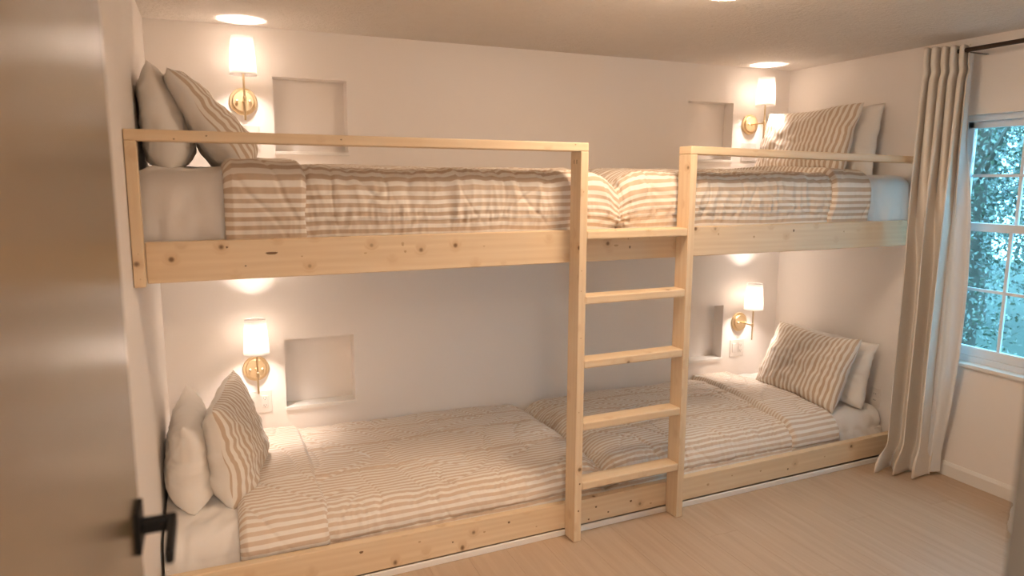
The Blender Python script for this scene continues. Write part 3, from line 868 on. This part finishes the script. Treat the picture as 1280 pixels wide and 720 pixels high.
# tight pleat heads under the top edge
pin = np.exp(-((h - 0.945) / 0.012) ** 2); X += pin * 0.012
# hem puddling on the floor
pd = 1 - sstep(0.0, 0.085, h)
X += -pd * (0.045 + 0.03 * noise2(k * 5, h * 8, 12)) * (1 - 0.55 * k); Y += -pd * (0.005 + 0.02 * noise2(k * 6, h * 6, 13)) + pd * 0.03 * (1 - k)
Zc = zz + 0.010 * noise2(k * 6, h * 3, 14) * (1 - pd) * sstep(0.98, 0.9, h) + pd * 0.022 * (1 + noise2(k * 7, h * 20, 15)) * sstep(0, 0.03, h)
Y = np.minimum(Y, 0.128 - 0.0 * Y)
P = np.stack([X - 3.89, Y - 0.03, np.maximum(Zc, 0.006)], -1)
grid_mesh('linen_panel', P, k * 1.3, zz, MLINEN, cur, 0.004)
# white lining turned back to the glass along the window side
n2 = 60
k2 = np.linspace(0, 1, n2)[:, None] * np.ones((1, nz)); z2 = np.ones((n2, 1)) * zz[0][None]; h2 = (z2 - 0.012) / 2.338
xb = lerp(3.925, 3.955, h2); bul = np.sin(np.clip((h2 - 0.06) / 0.72, 0, 1) * np.pi)
X2 = lerp(3.915, 3.985, k2) + 0.012 * np.sin(k2 * 9 + h2 * 2) - 0.02 * bul * k2
Y2 = lerp(0.0, -0.055 - 0.055 * 1, k2) * (0.30 + 0.70 * bul) * (1 - 0.75 * sstep(0.70, 0.9, h2)) - 0.0 + 0.006 * noise2(k2 * 3, h2 * 4, 3) - 0.02
P2 = np.stack([X2 - 3.89, Y2 - 0.03, np.maximum(z2 - 0.004 - 0.012, 0.02)], -1)
grid_mesh('lining', P2, k2 * 0.2, z2, MLINING, cur, 0.002)

# ------------------------------------------------------------------ open door with black lever
dr = struct(bpy.data.objects.new('door_1', None)); COL.objects.link(dr); dr.location = (0.112, YF + 0.005, 0)
DWID = 0.795
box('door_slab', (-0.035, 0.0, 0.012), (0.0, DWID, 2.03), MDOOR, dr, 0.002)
hy = DWID - 0.062; hz = 1.115
hd = box('door_handle', (0.0, hy - 0.033, hz - 0.033), (0.009, hy + 0.033, hz + 0.033), MBLACK, dr, 0.002)
bm = bmesh.new(); add_box(bm, (0.008, hy - 0.011, hz - 0.011), (0.056, hy + 0.011, hz + 0.011), 0.003)
bm_obj('neck', bm, MBLACK, hd)
bm = bmesh.new(); add_box(bm, (0.045, hy - 0.120, hz - 0.011), (0.058, hy + 0.012, hz + 0.011), 0.004)
bm_obj('lever', bm, MBLACK, hd)
for zh in (0.25, 1.0, 1.80):
    lathe_obj('hinge', [(0.0, zh), (0.006, zh), (0.006, zh + 0.09), (0.0, zh + 0.09)], MBLACK, dr, Matrix.Translation((0.004, 0.0, 0)), 12, False)

# ------------------------------------------------------------------ fluffy throw at the edge of the doorway view
fz = thing('fleece_throw', 'fluffy white fleece throw by the baseboard at the right edge of view', 'throw', (3.80, -0.755, 0.0))
n, m = 60, 30
a = np.linspace(0, 2 * np.pi, n)[:, None] * np.ones((1, m)); b = np.ones((n, 1)) * np.linspace(0.0, np.pi / 2, m)[None]
rr = 1 + 0.05 * noise2(a * 9, b * 12, 4) + 0.03 * noise2(a * 22, b * 25, 5)
Pz = np.stack([0.17 * np.cos(a) * np.cos(b) ** 0.6 * rr, 0.17 * np.sin(a) * np.cos(b) ** 0.6 * rr, 0.24 * np.sin(b) ** 0.9 * rr], -1); Pz[-1] = Pz[0]
grid_mesh('fleece', Pz, a, b, MFUR, fz)

# ------------------------------------------------------------------ trees outside the window
gd = box('ground_outside', (4.6, -9, -0.75), (22, 15, -0.65), MSOIL); struct(gd)
def tree(label, name, loc, hgt, rad, nleaf, leafsize, m, sd):
    rng = np.random.default_rng(sd)
    t = thing(name, label, 'tree', loc, 0.0, 'trees outside the window')
    lathe_obj('trunk', [(0.16, 0.0), (0.12, hgt * 0.25), (0.09, hgt * 0.55), (0.03, hgt * 0.85)], MBARK, t, None, 10, True)
    for i in range(9):
        bm = bmesh.new()
        an = rng.uniform(0, 6.28); z0 = hgt * rng.uniform(0.2, 0.65); l = rad * rng.uniform(0.5, 0.95)
        d = Vector((math.cos(an), math.sin(an), rng.uniform(0.2, 0.7))).normalized()
        mt = Matrix.Translation((0, 0, z0)) @ d.to_track_quat('Z', 'Y').to_matrix().to_4x4()
        lathe(bm, [(0.045, 0), (0.012, l)], 6, mt)
        bm_obj('branch', bm, MBARK, t)
    # leaves gathered in clumps
    nc = 90
    cd = rng.normal(size=(nc, 3)); cd /= np.linalg.norm(cd, axis=1, keepdims=True)
    cc = cd * rng.uniform(0.35, 1.0, (nc, 1)) * np.array([rad, rad, hgt * 0.46]) + np.array([0, 0, hgt * 0.52])
    ci = rng.integers(0, nc, nleaf)
    pos = cc[ci] + rng.normal(size=(nleaf, 3)) * rad * 0.17
    pos[:, 2] = np.maximum(pos[:, 2], 0.05 + 0.3 * rng.random(nleaf))
    ax = rng.normal(size=(nleaf, 3)); ax[:, 2] -= 0.4; ax /= np.linalg.norm(ax, axis=1, keepdims=True)
    up_ = rng.normal(size=(nleaf, 3)); up_[:, 2] += 1.2
    sd_ = np.cross(ax, up_); sd_ /= np.linalg.norm(sd_, axis=1, keepdims=True); nn = np.cross(sd_, ax)
    s = (leafsize * rng.uniform(0.6, 1.3, nleaf))[:, None]
    v = np.stack([pos, pos + ax * s * 0.5 + sd_ * s * 0.28 + nn * s * 0.07, pos + ax * s, pos + ax * s * 0.5 - sd_ * s * 0.28 + nn * s * 0.07], 1).reshape(-1, 3)
    i0 = np.arange(nleaf) * 4
    f = np.concatenate([np.stack([i0, i0 + 1, i0 + 2], 1), np.stack([i0, i0 + 2, i0 + 3], 1)])
    me = bpy.data.meshes.new('foliage'); me.from_pydata(v.tolist(), [], f.tolist())
    o = link('foliage', me, m, t); o['kind'] = 'stuff'
    return t
ML1 = mat_leaf('leaf_green', (0.045, 0.060, 0.036), (0.095, 0.11, 0.068))
ML2 = mat_leaf('leaf_deep', (0.026, 0.04, 0.027), (0.062, 0.078, 0.05))
specs = [('tree behind the window nearest the curtain', (7.0, 1.95, -0.65), 4.8, 1.2, 17000, 0.052, ML1),
         ('tree behind the window, right of the nearest one', (7.0, -1.6, -0.65), 5.0, 1.2, 17000, 0.052, ML2),
         ('darker tree farther behind the window to the left', (11.8, 5.0, -0.65), 6.8, 1.9, 19000, 0.075, ML2),
         ('pale tree far behind the window in the middle', (11.8, -0.6, -0.65), 7.0, 1.9, 19000, 0.075, ML1),
         ('low bushy tree outside at the far right', (7.0, -5.2, -0.65), 4.0, 1.2, 12000, 0.08, ML1)]
for i, sp in enumerate(specs): tree(sp[0], 'leafy_tree', *sp[1:], 500 + i)
